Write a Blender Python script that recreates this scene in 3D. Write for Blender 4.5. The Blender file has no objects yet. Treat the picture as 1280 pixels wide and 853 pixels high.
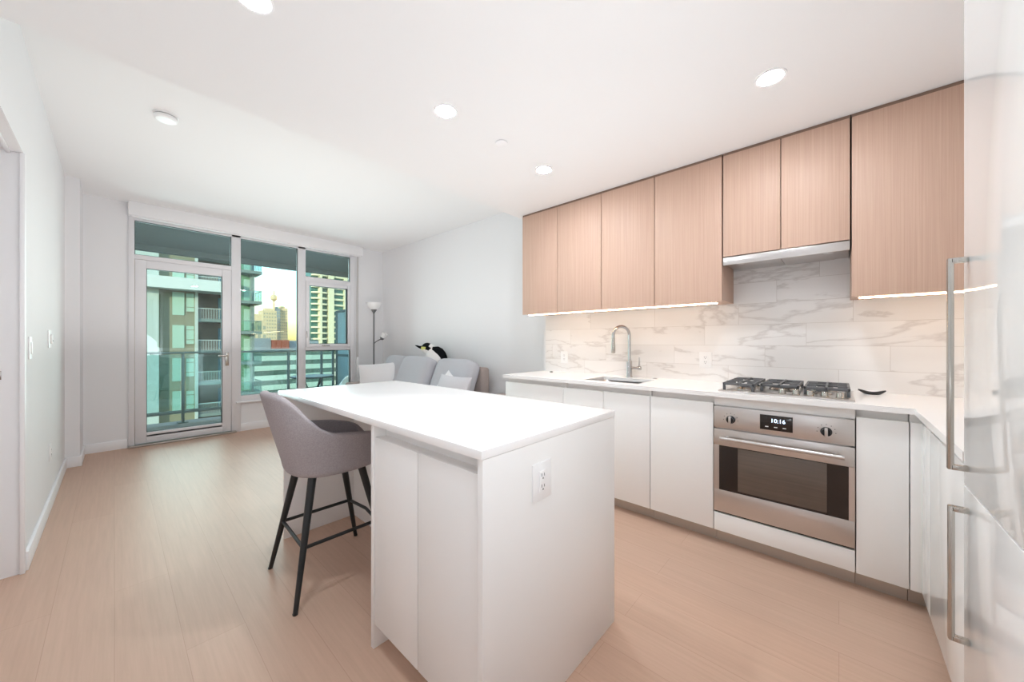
import bpy, bmesh, math, random
from mathutils import Vector, Matrix
random.seed(7)
PI = math.pi
sc = bpy.context.scene
COL = sc.collection

# ------------------------------------------------------------------ camera, sky, exposure
cam = bpy.data.objects.new('camera', bpy.data.cameras.new('camera'))
COL.objects.link(cam)
cam.location = (0, 0, 1.213)
cam.rotation_euler = (math.radians(90), 0, math.radians(-47.8))
cam.data.sensor_width = 36
cam.data.lens = 36 * 450.66 / 1280
cam.data.shift_y = 1.26 / 1280
cam.data.clip_start = 0.02
cam.data.clip_end = 3000
sc.camera = cam

SKY_STRENGTH = 0.75
SUN_STRENGTH = 4.2
LIGHT = 310.0          # downlight lens radiance
STRIP = 15.0           # under cabinet strip radiance
sc.view_settings.view_transform = 'Standard'
sc.view_settings.look = 'None'
sc.view_settings.gamma = 1
sc.view_settings.use_curve_mapping = False
sc.view_settings.exposure = 0.2
sc.cycles.use_denoising = True
sc.cycles.max_bounces = 14
sc.cycles.diffuse_bounces = 8
sc.cycles.glossy_bounces = 5
sc.cycles.transparent_max_bounces = 24
sc.cycles.sample_clamp_indirect = 6.0
sc.cycles.caustics_reflective = False
sc.cycles.caustics_refractive = False

world = bpy.data.worlds.new('sky')
sc.world = world
world.use_nodes = True
wn = world.node_tree
sky = wn.nodes.new('ShaderNodeTexSky')
sky.sky_type = 'NISHITA'
sky.sun_disc = False
sky.sun_elevation = math.radians(7)
sky.sun_rotation = math.radians(75)
sky.air_density = 1.0
sky.dust_density = 1.6
sky.ozone_density = 1.5
bg = wn.nodes['Background']
bg.inputs['Strength'].default_value = SKY_STRENGTH
wn.links.new(sky.outputs[0], bg.inputs['Color'])

sun = bpy.data.objects.new('low_sun', bpy.data.lights.new('low_sun', 'SUN'))
COL.objects.link(sun)
sun.data.energy = SUN_STRENGTH
sun.data.color = (1.0, 0.78, 0.54)
sun.data.angle = 0.01
sun.rotation_euler = Vector((0.80, 0.55, -0.22)).to_track_quat('-Z', 'Y').to_euler()
sun.location = (-20, -10, 12)


def area(name, loc, aim, sx, sy, power, col):
    L = bpy.data.lights.new(name, 'AREA')
    L.shape = 'RECTANGLE'
    L.size, L.size_y, L.energy, L.color = sx, sy, power, col
    o = bpy.data.objects.new(name, L)
    COL.objects.link(o)
    o.location = loc
    o.rotation_euler = Vector(aim).to_track_quat('-Z', 'Y').to_euler()
    return o


# added unseen area lights: a daylight boost at the window, ceiling-aimed fill for brightness
area('window_fill', (1.4, 6.3, 1.45), (0, -1, -.05), 2.5, 2.3, 78, (1.0, 0.985, 0.96))
area('living_fill', (1.4, 4.2, 1.1), (0, 0, 1), 2.6, 3.0, 20, (1.0, 0.975, 0.95))
area('hall_fill', (0.2, -1.0, 1.3), (0.35, .5, 1), 1.2, 1.6, 27, (0.88, 0.95, 1.0))
area('kitchen_fill', (1.9, 1.0, 1.25), (0, 0, 1), .8, 2.0, 5.5, (0.90, 0.96, 1.0))


# ------------------------------------------------------------------ materials
def rgb(r, g, b):
    f = lambda c: (c / 255 / 12.92) if c / 255 <= 0.04045 else ((c / 255 + 0.055) / 1.055) ** 2.4
    return (f(r), f(g), f(b), 1.0)


def newmat(name):
    m = bpy.data.materials.new(name)
    m.use_nodes = True
    return m, m.node_tree.nodes, m.node_tree.links, m.node_tree.nodes['Principled BSDF']


def mat(name, col, rough=0.5, metal=0.0, spec=0.5, noise=0.0, nscale=60.0, stretch=(1, 1, 1), bump=0.0, coat=0.0):
    m, n, l, p = newmat(name)
    p.inputs['Base Color'].default_value = col
    p.inputs['Roughness'].default_value = rough
    p.inputs['Metallic'].default_value = metal
    p.inputs['Specular IOR Level'].default_value = spec
    p.inputs['Coat Weight'].default_value = coat
    p.inputs['Coat Roughness'].default_value = 0.03
    if noise or bump:
        tc = n.new('ShaderNodeTexCoord')
        mp = n.new('ShaderNodeMapping')
        mp.inputs['Scale'].default_value = stretch
        tx = n.new('ShaderNodeTexNoise')
        tx.inputs['Scale'].default_value = nscale
        tx.inputs['Detail'].default_value = 4
        l.new(tc.outputs['Object'], mp.inputs[0])
        l.new(mp.outputs[0], tx.inputs['Vector'])
        if noise:
            mx = n.new('ShaderNodeMix')
            mx.data_type = 'RGBA'
            mx.inputs[6].default_value = tuple(max(0, c * (1 - noise)) for c in col[:3]) + (1,)
            mx.inputs[7].default_value = tuple(min(1, c * (1 + noise)) for c in col[:3]) + (1,)
            l.new(tx.outputs[0], mx.inputs[0])
            l.new(mx.outputs[2], p.inputs['Base Color'])
        if bump:
            b = n.new('ShaderNodeBump')
            b.inputs['Strength'].default_value = bump
            b.inputs['Distance'].default_value = 0.002
            l.new(tx.outputs[0], b.inputs['Height'])
            l.new(b.outputs[0], p.inputs['Normal'])
    return m


def emis(name, col, strength):
    m, n, l, p = newmat(name)
    p.inputs['Base Color'].default_value = (0.8, 0.8, 0.8, 1)
    p.inputs['Emission Color'].default_value = col
    p.inputs['Emission Strength'].default_value = strength
    return m


def glass(name, tint, refl=1.0, ior=1.5, rough=0.0):
    m, n, l, p = newmat(name)
    n.remove(p)
    out = n['Material Output']
    tr = n.new('ShaderNodeBsdfTransparent')
    tr.inputs[0].default_value = tint
    gl = n.new('ShaderNodeBsdfGlossy')
    gl.inputs['Roughness'].default_value = rough
    gl.inputs['Color'].default_value = (refl, refl, refl, 1)
    fr = n.new('ShaderNodeFresnel')
    fr.inputs[0].default_value = ior
    mx = n.new('ShaderNodeMixShader')
    l.new(fr.outputs[0], mx.inputs[0])
    l.new(tr.outputs[0], mx.inputs[1])
    l.new(gl.outputs[0], mx.inputs[2])
    l.new(mx.outputs[0], out.inputs[0])
    return m


def floor_mat():
    m, n, l, p = newmat('oak_plank_floor')
    tc = n.new('ShaderNodeTexCoord')
    mp = n.new('ShaderNodeMapping')
    mp.inputs['Rotation'].default_value = (0, 0, PI / 2)
    l.new(tc.outputs['Object'], mp.inputs[0])
    br = n.new('ShaderNodeTexBrick')
    br.offset = 0.37
    br.inputs['Scale'].default_value = 1.0
    br.inputs['Mortar Size'].default_value = 0.0011
    br.inputs['Mortar Smooth'].default_value = 0.3
    br.inputs['Brick Width'].default_value = 1.9
    br.inputs['Row Height'].default_value = 0.19
    br.inputs['Color1'].default_value = rgb(201, 170, 150)
    br.inputs['Color2'].default_value = rgb(197, 165, 145)
    br.inputs['Mortar'].default_value = rgb(184, 150, 130)
    l.new(mp.outputs[0], br.inputs['Vector'])
    mp2 = n.new('ShaderNodeMapping')
    mp2.inputs['Scale'].default_value = (26, 1.1, 1)
    l.new(tc.outputs['Object'], mp2.inputs[0])
    nz = n.new('ShaderNodeTexNoise')
    nz.inputs['Scale'].default_value = 2.2
    nz.inputs['Detail'].default_value = 6
    nz.inputs['Roughness'].default_value = 0.62
    l.new(mp2.outputs[0], nz.inputs['Vector'])
    rp = n.new('ShaderNodeValToRGB')
    rp.color_ramp.elements[0].position = 0.3
    rp.color_ramp.elements[0].color = (0.92, 0.905, 0.89, 1)
    rp.color_ramp.elements[1].position = 0.7
    rp.color_ramp.elements[1].color = (1.06, 1.06, 1.06, 1)
    l.new(nz.outputs[0], rp.inputs[0])
    mx = n.new('ShaderNodeMix')
    mx.data_type = 'RGBA'
    mx.blend_type = 'MULTIPLY'
    mx.inputs[0].default_value = 0.8
    l.new(br.outputs[0], mx.inputs[6])
    l.new(rp.outputs[0], mx.inputs[7])
    l.new(mx.outputs[2], p.inputs['Base Color'])
    p.inputs['Roughness'].default_value = 0.42
    p.inputs['Specular IOR Level'].default_value = 0.4
    return m


def wood_mat():
    m, n, l, p = newmat('rift_oak_veneer')
    tc = n.new('ShaderNodeTexCoord')
    oi = n.new('ShaderNodeObjectInfo')
    ad = n.new('ShaderNodeVectorMath')
    ad.operation = 'ADD'
    l.new(tc.outputs['Object'], ad.inputs[0])
    l.new(oi.outputs['Random'], ad.inputs[1])
    mp = n.new('ShaderNodeMapping')
    mp.inputs['Scale'].default_value = (1, 95, 1.1)
    l.new(ad.outputs[0], mp.inputs[0])
    nz = n.new('ShaderNodeTexNoise')
    nz.inputs['Scale'].default_value = 1.6
    nz.inputs['Detail'].default_value = 5
    nz.inputs['Roughness'].default_value = 0.6
    nz.inputs['Distortion'].default_value = 0.3
    l.new(mp.outputs[0], nz.inputs['Vector'])
    rp = n.new('ShaderNodeValToRGB')
    rp.color_ramp.elements[0].position = 0.32
    rp.color_ramp.elements[0].color = rgb(187, 155, 137)
    rp.color_ramp.elements[1].position = 0.66
    rp.color_ramp.elements[1].color = rgb(198, 167, 149)
    l.new(nz.outputs[0], rp.inputs[0])
    l.new(rp.outputs[0], p.inputs['Base Color'])
    p.inputs['Roughness'].default_value = 0.5
    p.inputs['Specular IOR Level'].default_value = 0.35
    return m


def marble_mat(name, axis):
    """large running-bond marble tiles; axis = 0 for a wall along X, 1 for a wall along Y"""
    m, n, l, p = newmat(name)
    N = lambda op, a=None, b=None: _math(n, l, op, a, b)
    tc = n.new('ShaderNodeTexCoord')
    sp = n.new('ShaderNodeSeparateXYZ')
    l.new(tc.outputs['Object'], sp.inputs[0])
    u = sp.outputs[axis]
    vrow = N('DIVIDE', N('SUBTRACT', sp.outputs[2], 0.893), 0.1475)
    row = N('FLOOR', vrow)
    par = N('MULTIPLY', row, 0.37)
    uu = N('ADD', N('DIVIDE', u, 0.60), par)
    colm = N('FLOOR', uu)
    wh = n.new('ShaderNodeTexWhiteNoise')
    wh.noise_dimensions = '2D'
    cb = n.new('ShaderNodeCombineXYZ')
    l.new(colm, cb.inputs[0])
    l.new(row, cb.inputs[1])
    l.new(cb.outputs[0], wh.inputs['Vector'])
    # joint mask
    fu = N('FRACT', uu)
    fv = N('FRACT', vrow)
    ju = N('LESS_THAN', fu, 0.0035)
    jv = N('LESS_THAN', fv, 0.014)
    joint = N('MAXIMUM', ju, jv)
    # vein coordinates shifted per tile
    off = n.new('ShaderNodeVectorMath')
    off.operation = 'MULTIPLY_ADD'
    off.inputs[1].default_value = (9, 9, 9)
    l.new(wh.outputs['Color'], off.inputs[0])
    cc = n.new('ShaderNodeCombineXYZ')
    l.new(u, cc.inputs[0])
    l.new(sp.outputs[2], cc.inputs[1])
    l.new(cc.outputs[0], off.inputs[2])
    mp = n.new('ShaderNodeMapping')
    mp.inputs['Rotation'].default_value = (0, 0, -0.6)
    mp.inputs['Scale'].default_value = (1.0, 3.2, 1)
    l.new(off.outputs[0], mp.inputs[0])
    nz = n.new('ShaderNodeTexNoise')
    nz.inputs['Scale'].default_value = 1.0
    nz.inputs['Detail'].default_value = 7
    nz.inputs['Roughness'].default_value = 0.55
    nz.inputs['Distortion'].default_value = 0.35
    l.new(mp.outputs[0], nz.inputs['Vector'])
    vein = N('ABSOLUTE', N('SUBTRACT', nz.outputs[0], 0.5))
    rp = n.new('ShaderNodeValToRGB')
    e = rp.color_ramp.elements
    e[0].position = 0.0
    e[0].color = rgb(214, 210, 208)
    e[1].position = 0.022
    e[1].color = rgb(236, 234, 233)
    l.new(vein, rp.inputs[0])
    n2 = n.new('ShaderNodeTexNoise')
    n2.inputs['Scale'].default_value = 1.3
    n2.inputs['Detail'].default_value = 3
    l.new(mp.outputs[0], n2.inputs['Vector'])
    r2 = n.new('ShaderNodeValToRGB')
    r2.color_ramp.elements[0].position = 0.35
    r2.color_ramp.elements[0].color = (0.93, 0.925, 0.92, 1)
    r2.color_ramp.elements[1].position = 0.6
    r2.color_ramp.elements[1].color = (1, 1, 1, 1)
    l.new(n2.outputs[0], r2.inputs[0])
    mul = n.new('ShaderNodeMix')
    mul.data_type = 'RGBA'
    mul.blend_type = 'MULTIPLY'
    mul.inputs[0].default_value = 1.0
    l.new(rp.outputs[0], mul.inputs[6])
    l.new(r2.outputs[0], mul.inputs[7])
    jm = n.new('ShaderNodeMix')
    jm.data_type = 'RGBA'
    jm.inputs[7].default_value = rgb(205, 200, 196)
    l.new(joint, jm.inputs[0])
    l.new(mul.outputs[2], jm.inputs[6])
    l.new(jm.outputs[2], p.inputs['Base Color'])
    p.inputs['Roughness'].default_value = 0.28
    return m


def _math(n, l, op, a, b):
    x = n.new('ShaderNodeMath')
    x.operation = op
    for i, v in enumerate((a, b)):
        if v is None:
            continue
        if isinstance(v, (int, float)):
            x.inputs[i].default_value = v
        else:
            l.new(v, x.inputs[i])
    return x.outputs[0]


M = {}
M['wall'] = mat('white_wall_paint', rgb(233, 233, 235), 0.75, spec=0.25, bump=0.03, nscale=180)
M['ceil'] = mat('white_ceiling_paint', rgb(236, 236, 237), 0.85, spec=0.2)
M['trim'] = mat('white_trim_paint', rgb(238, 238, 240), 0.4)
M['floor'] = floor_mat()
M['wood'] = wood_mat()
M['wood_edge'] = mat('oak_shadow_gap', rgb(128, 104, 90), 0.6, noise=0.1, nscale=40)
M['marble_y'] = marble_mat('marble_tile_long_wall', 1)
M['marble_x'] = marble_mat('marble_tile_short_wall', 0)
M['lacquer'] = mat('white_satin_lacquer', rgb(239, 238, 237), 0.32, spec=0.5)
M['gloss'] = mat('white_gloss_lacquer', rgb(236, 236, 236), 0.04, spec=0.27)
M['quartz'] = mat('white_quartz', rgb(244, 243, 243), 0.22, noise=0.012, nscale=220)
M['toe'] = mat('brushed_toe_kick', rgb(196, 188, 180), 0.4, metal=0.55, noise=0.05, nscale=20, stretch=(1, 0.3, 30))
M['steel'] = mat('brushed_stainless_steel', rgb(208, 204, 202), 0.3, metal=1.0, noise=0.05, nscale=10, stretch=(1, 1, 60))
M['chrome'] = mat('polished_chrome', rgb(190, 188, 188), 0.1, metal=1.0)
M['nickel'] = mat('satin_nickel', rgb(186, 182, 176), 0.24, metal=1.0)
M['black_gl'] = mat('black_oven_glass', rgb(38, 30, 27), 0.06)
M['oven_in'] = mat('oven_window_glass', rgb(96, 84, 76), 0.15, noise=0.22, nscale=3, stretch=(1, 1, 40))
M['iron'] = mat('cast_iron_grate', rgb(104, 104, 106), 0.55, noise=0.1, nscale=80)
M['black'] = mat('black_plastic', rgb(26, 26, 28), 0.35)
M['plastic'] = mat('white_plastic', rgb(242, 242, 243), 0.3)
M['slot'] = mat('slot_and_seam_shade_grey', rgb(110, 108, 106), 0.5)
M['frame'] = mat('white_window_frame', rgb(226, 225, 228), 0.35, spec=0.4)
M['frame_dk'] = mat('window_gasket', rgb(70, 84, 84), 0.5)
M['alu'] = mat('aluminium_sill', rgb(176, 168, 160), 0.35, metal=0.7)
M['stool'] = mat('grey_stool_fabric', rgb(167, 161, 164), 0.95, spec=0.1, noise=0.3, nscale=190, bump=0.3)
M['stool_in'] = mat('grey_stool_seat_fabric', rgb(132, 127, 132), 0.95, spec=0.1, noise=0.16, nscale=420, bump=0.25)
M['blackmetal'] = mat('black_powdercoat', rgb(34, 36, 38), 0.42, spec=0.45)
M['sofa'] = mat('grey_sofa_fabric', rgb(196, 196, 202), 0.95, spec=0.1, noise=0.12, nscale=300, bump=0.25)
M['sofa_frame'] = mat('taupe_sofa_fabric', rgb(168, 155, 150), 0.95, spec=0.1, noise=0.12, nscale=300, bump=0.2)
M['pillow_w'] = mat('white_pillow_cotton', rgb(240, 239, 241), 0.95, spec=0.1, noise=0.03, nscale=200)
M['pillow_g'] = mat('pale_grey_pillow_linen', rgb(210, 208, 213), 0.95, spec=0.1, noise=0.1, nscale=300)
M['lamp_metal'] = mat('pewter_lamp_metal', rgb(122, 122, 124), 0.35, metal=0.8)
M['opal'] = mat('white_opal_shade', rgb(246, 246, 246), 0.35)
M['pen_w'] = mat('white_plush', rgb(238, 236, 234), 1.0, spec=0.05, noise=0.05, nscale=150, bump=0.4)
M['pen_b'] = mat('black_plush', rgb(26, 28, 30), 1.0, spec=0.05, noise=0.3, nscale=150, bump=0.4)
M['pen_y'] = mat('yellow_plush', rgb(214, 214, 130), 1.0, spec=0.05, noise=0.1, nscale=150)
M['lens'] = emis('downlight_lens', (0.88, 0.95, 1.0, 1), LIGHT)
M['strip'] = emis('warm_led_diffuser', (1.0, 0.72, 0.46, 1), STRIP)
M['hoodlamp'] = emis('hood_lamp_lens', (1.0, 0.93, 0.85, 1), 1.0)
M['digits'] = emis('clock_digit_glow', (0.55, 0.75, 1.0, 1), 2.2)
M['winglass'] = glass('teal_tinted_window_glass', (0.795, 0.935, 0.935, 1))
M['railglass'] = glass('clear_balcony_glass', (0.78, 0.915, 0.925, 1))
M['frost'] = mat('frosted_privacy_glass', rgb(182, 206, 214), 0.35)
M['railmetal'] = mat('dark_balcony_rail_metal', rgb(104, 120, 120), 0.45, metal=0.3)
M['concrete'] = mat('balcony_concrete', rgb(150, 152, 152), 0.85, noise=0.08, nscale=6)
M['soffit'] = mat('grey_balcony_soffit', rgb(124, 128, 130), 0.85, noise=0.05, nscale=6)
M['patio_w'] = mat('pale_patio_plastic', rgb(196, 208, 210), 0.5)
M['patio_d'] = mat('dark_patio_metal', rgb(46, 54, 58), 0.5)
M['b_tan'] = mat('olive_tan_cladding', rgb(140, 136, 114), 0.85, noise=0.05, nscale=1.0, stretch=(6, 1, 0.2))
M['b_pale'] = mat('pale_grey_cladding', rgb(196, 204, 200), 0.8, noise=0.04, nscale=2)
M['b_brown'] = mat('brown_recess_cladding', rgb(116, 98, 84), 0.85, noise=0.06, nscale=2, stretch=(8, 1, 0.3))
M['b_white'] = mat('white_balcony_slab', rgb(222, 226, 226), 0.7, noise=0.03, nscale=2)
M['b_grey'] = mat('grey_slab_edge', rgb(128, 142, 140), 0.8, noise=0.05, nscale=2)
M['b_glass'] = mat('pale_building_window', rgb(176, 204, 190), 0.12)
M['b_blue'] = mat('blue_building_window', rgb(60, 120, 150), 0.1)
M['b_dark'] = mat('dark_ribbon_window', rgb(104, 116, 108), 0.25, noise=0.25, nscale=0.5)
M['b_green'] = mat('green_corner_window', rgb(110, 150, 116), 0.2)
M['off_band'] = mat('pale_office_spandrel', rgb(232, 230, 216), 0.8, noise=0.03, nscale=0.4)
M['beige'] = mat('beige_tower_concrete', rgb(226, 200, 164), 0.85, noise=0.06, nscale=0.4)
M['beige_w'] = mat('tower_window_grey', rgb(170, 164, 146), 0.5)
M['tw_glass'] = mat('green_tower_glass', rgb(62, 112, 104), 0.2, noise=0.2, nscale=0.3)
M['tw_slab'] = mat('cream_tower_slab', rgb(232, 222, 190), 0.8, noise=0.03, nscale=0.4)
M['roof_grey'] = mat('grey_roof_metal', rgb(142, 152, 160), 0.7, noise=0.04, nscale=0.6)
M['brick_red'] = mat('red_roof_cladding', rgb(150, 76, 56), 0.8, noise=0.2, nscale=0.7, stretch=(5, 1, 0.1))
M['ground'] = mat('street_asphalt', rgb(92, 98, 96), 0.9, noise=0.1, nscale=0.1)


# ------------------------------------------------------------------ mesh helpers
class MB:
    def __init__(self):
        self.bm = bmesh.new()
        self.mi = 0

    def _merge(self, tmp):
        me = bpy.data.meshes.new('t')
        tmp.to_mesh(me)
        tmp.free()
        self.bm.from_mesh(me)
        bpy.data.meshes.remove(me)

    def box(self, x0, y0, z0, x1, y1, z1, bev=0.0, seg=2, rot=None, piv=None):
        t = bmesh.new()
        x0, x1 = min(x0, x1), max(x0, x1)
        y0, y1 = min(y0, y1), max(y0, y1)
        z0, z1 = min(z0, z1), max(z0, z1)
        bmesh.ops.create_cube(t, size=1)
        for v in t.verts:
            v.co = Vector(((x0 + x1) / 2 + v.co.x * (x1 - x0), (y0 + y1) / 2 + v.co.y * (y1 - y0), (z0 + z1) / 2 + v.co.z * (z1 - z0)))
        if bev:
            bmesh.ops.bevel(t, geom=t.edges[:], offset=min(bev, 0.49 * min(x1 - x0, y1 - y0, z1 - z0)), segments=seg, profile=0.5, affect='EDGES')
        if rot is not None:
            pv = Vector(piv)
            bmesh.ops.transform(t, matrix=Matrix.Translation(pv) @ rot @ Matrix.Translation(-pv), verts=t.verts)
        for f in t.faces:
            f.material_index = self.mi
        self._merge(t)
        return self

    def tube(self, pts, r, seg=12, closed=False, cap=True, up=None):
        """sweep a circle along points; r is a number or one radius per point"""
        pts = [Vector(p) for p in pts]
        n = len(pts)
        rs = [r] * n if isinstance(r, (int, float)) else list(r)
        bm = self.bm
        rings = []
        prev = None
        for i, p in enumerate(pts):
            if closed:
                d = pts[(i + 1) % n] - pts[i - 1]
            else:
                d = pts[min(i + 1, n - 1)] - pts[max(i - 1, 0)]
            d.normalize()
            if prev is None:
                a = d.orthogonal().normalized()
            else:
                a = (prev - d * prev.dot(d)).normalized()
            prev = a
            b = d.cross(a)
            rings.append([bm.verts.new(p + (a * math.cos(2 * PI * k / seg) + b * math.sin(2 * PI * k / seg)) * rs[i]) for k in range(seg)])
        m = n if closed else n - 1
        for i in range(m):
            A, B = rings[i], rings[(i + 1) % n]
            for k in range(seg):
                f = bm.faces.new((A[k], A[(k + 1) % seg], B[(k + 1) % seg], B[k]))
                f.material_index = self.mi
        if cap and not closed:
            for R, rev in ((rings[0], True), (rings[-1], False)):
                f = bm.faces.new(R[::-1] if rev else R)
                f.material_index = self.mi
        return self

    def lathe(self, prof, c, seg=32, axis='z'):
        """prof: (radius, height) pairs around an axis through c"""
        bm = self.bm
        c = Vector(c)

        def P(r, h, a):
            x, y = r * math.cos(a), r * math.sin(a)
            if axis == 'z':
                return c + Vector((x, y, h))
            if axis == 'y':
                return c + Vector((x, h, y))
            if axis == 'x':
                return c + Vector((h, x, y))
            return c + axis @ Vector((x, y, h))
        rings = []
        for r, h in prof:
            if r < 1e-6:
                rings.append([bm.verts.new(P(0, h, 0))])
            else:
                rings.append([bm.verts.new(P(r, h, 2 * PI * k / seg)) for k in range(seg)])
        for A, B in zip(rings, rings[1:]):
            for k in range(seg):
                k2 = (k + 1) % seg
                if len(A) == 1 and len(B) == 1:
                    continue
                if len(A) == 1:
                    vs = (A[0], B[k2], B[k])
                elif len(B) == 1:
                    vs = (A[k], A[k2], B[0])
                else:
                    vs = (A[k], A[k2], B[k2], B[k])
                f = bm.faces.new(vs)
                f.material_index = self.mi
        return self

    def grid(self, fn, nu, nv, wrap_u=False, cap=False):
        bm = self.bm
        V = [[bm.verts.new(fn(i / (nu if wrap_u else nu - 1), j / (nv - 1))) for j in range(nv)] for i in range(nu)]
        for i in range(nu if wrap_u else nu - 1):
            for j in range(nv - 1):
                a, b = V[i], V[(i + 1) % nu]
                f = bm.faces.new((a[j], b[j], b[j + 1], a[j + 1]))
                f.material_index = self.mi
        return V

    def prism(self, poly, z0, z1):
        bm = self.bm
        A = [bm.verts.new((x, y, z0)) for x, y in poly]
        B = [bm.verts.new((x, y, z1)) for x, y in poly]
        n = len(poly)
        fs = [bm.faces.new(A[::-1]), bm.faces.new(B)]
        for i in range(n):
            fs.append(bm.faces.new((A[i], A[(i + 1) % n], B[(i + 1) % n], B[i])))
        for f in fs:
            f.material_index = self.mi
        return self

    def build(self, name, m, parent=None, smooth=True, weld=True, angle=35, origin=None):
        bm = self.bm
        if weld:
            bmesh.ops.remove_doubles(bm, verts=bm.verts, dist=1e-5)
        bmesh.ops.recalc_face_normals(bm, faces=bm.faces)
        if parent is not None:
            off = wloc(parent)
        elif origin is not None:
            off = Vector(origin)
        else:
            off = Vector((0, 0, 0))
        for v in bm.verts:
            v.co -= off
        me = bpy.data.meshes.new(name)
        bm.to_mesh(me)
        bm.free()
        for x in (m if isinstance(m, (list, tuple)) else [m]):
            me.materials.append(x)
        if smooth:
            me.shade_smooth()
            me.set_sharp_from_angle(angle=math.radians(angle))
        o = bpy.data.objects.new(name, me)
        COL.objects.link(o)
        if parent is not None:
            o.parent = parent
        else:
            o.location = off
        return o


def wloc(o):
    v = Vector((0, 0, 0))
    while o is not None:
        v += o.location
        o = o.parent
    return v


def tag(o, label, cat, group=None, kind=None):
    o['label'] = label
    o['category'] = cat
    if group:
        o['group'] = group
    if kind:
        o['kind'] = kind
    return o


def thing(name, loc, label, cat, group=None):
    o = bpy.data.objects.new(name, None)
    o.empty_display_size = 0.1
    COL.objects.link(o)
    o.location = loc
    return tag(o, label, cat, group)


def struct(name, mb, m, parent=None, label=None, cat=None, smooth=True):
    o = mb.build(name, m, parent, smooth)
    o['kind'] = 'structure'
    if label:
        o['label'] = label
    if cat and parent is None:
        o['category'] = cat
    return o


def B(*a, **k):
    return MB().box(*a, **k)


def copy_tree(o, parent=None):
    c = o.copy()
    COL.objects.link(c)
    if parent is not None:
        c.parent = parent
        c.matrix_parent_inverse = o.matrix_parent_inverse
    for ch in list(o.children):
        copy_tree(ch, c)
    return c


# ------------------------------------------------------------------ room shell
YW = 6.03      # window plane
XR = 3.22      # living room right wall
XK = 3.03      # kitchen wall
HC = 2.81      # living ceiling
HK = 2.445     # kitchen ceiling
YB = -2.6      # wall behind the camera
YS = -0.95     # kitchen side wall behind the fridge
XL = -0.32     # left wall
YC = 2.355     # edge of the lowered ceiling

struct('floor', B(-1.2, YB - .1, -.06, XR + .1, YW + .07, 0), M['floor'], None, 'pale oak plank floor running towards the balcony door', 'floor')
struct('ceiling', B(-1.2, YC, HC, XR + .1, YW + .15, HC + .1), M['ceil'], None, 'white flat ceiling over the living area', 'ceiling')
struct('ceiling_kitchen', B(-1.2, YB - .1, HK, XK + .3, YC, HC + .1), M['ceil'], None, 'lowered white ceiling over the kitchen with downlights', 'ceiling')
struct('wall_back', B(-1.2, YB - .1, 0, XK + .3, YB, HK), M['wall'], None, 'white wall behind the viewer', 'wall')
struct('wall_kitchen', B(XK, YS - .1, 0, XK + .3, 2.29, HK), M['wall'], None, 'white wall behind the long kitchen run', 'wall')
struct('wall_side', MB().box(.75, YS - .1, 0, XK, YS, HK).box(.75, YB, 0, .79, YS, HK), M['wall'], None, 'white wall behind the fridge', 'wall')
struct('wall_right', B(XR, 2.29, 0, XR + .1, YW + .15, HC), M['wall'], None, 'plain white wall behind the grey sofa', 'wall')
# left wall: full height beyond the opening, header above it
wl = MB()
wl.box(XL - .13, 3.17, 0, XL, 5.50, HC)
wl.box(XL - .13, YC, 2.20, XL, 3.17, HC).box(XL - .13, YB, 2.20, XL, YC, HK)
wl.box(XL - .13, 5.50, 0, -.227, YW + .02, HC)
wl.box(-.90, 3.17, 0, XL - .13, 3.22, HC)
struct('wall_left', wl, M['wall'], None, 'white wall on the left with a wide opening and two switches', 'wall')
struct('wall_closet', MB().box(-1.0, YB, 0, -.90, 3.22, HC).box(-.90, YB, 2.5, XL - .13, 3.17, 2.6), M['wall'], None, 'white wall inside the opening on the left', 'wall')
struct('trim_1', MB().box(XL - .10, YB, 2.188, XL - .085, 3.165, 2.2, .002).box(XL - .055, YB, 2.188, XL - .04, 3.165, 2.2, .002), M['trim'], None, 'twin sliding door track under the header of the left opening', 'door track')
struct('trim_2', MB().box(XL - .012, 3.155, 0, XL + .006, 3.19, 2.2, .003), M['trim'], None, 'white edge trim on the jamb of the left opening', 'trim')
struct('wall_window', MB().box(-.30, YW, 0, .105, YW + .15, HC).box(2.70, YW, 0, XR, YW + .15, HC)
       .box(1.10, YW, 0, 2.70, YW + .15, .40).box(.105, YW, 2.65, 2.70, YW + .15, HC), M['wall'], None, 'white wall around the balcony door and windows', 'wall')
bh, bt = .10, .014
struct('baseboard_left', MB().box(XL, 3.19, 0, XL + bt, 5.50, bh, .003).box(XL, 5.50 - bt, 0, -.227 + bt, 5.50, bh, .003).box(-.227, 5.50, 0, -.227 + bt, YW, bh, .003), M['trim'], None, 'white baseboard along the left wall', 'baseboard')
struct('baseboard_window', MB().box(-.213, YW - bt, 0, .10, YW, bh, .003).box(1.10, YW - bt, 0, XR, YW, bh, .003), M['trim'], None, 'white baseboard under the windows', 'baseboard')
struct('baseboard_right', MB().box(XR - bt, 2.30, 0, XR, YW - bt, bh, .003), M['trim'], None, 'white baseboard behind the sofa', 'baseboard')
struct('trim_3', MB().box(.79, YB, 0, .79 + bt, YS, bh, .003).box(-.9, YB, 0, .79, YB + bt, bh, .003), M['trim'], None, 'white baseboard of the hall behind the fridge', 'baseboard')

# backsplash
struct('wall_backsplash', B(XK - .01, YS, .915, XK, 2.265, 1.80), M['marble_y'], None, 'veined marble tile backsplash on the long kitchen wall', 'backsplash')
struct('wall_backsplash_side', B(1.56, YS, .915, XK - .01, YS + .01, 1.50), M['marble_x'], None, 'veined marble tile backsplash on the wall beside the fridge', 'backsplash')

# ------------------------------------------------------------------ balcony door and windows
Y0, Y1 = YW - .02, YW + .06


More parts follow.
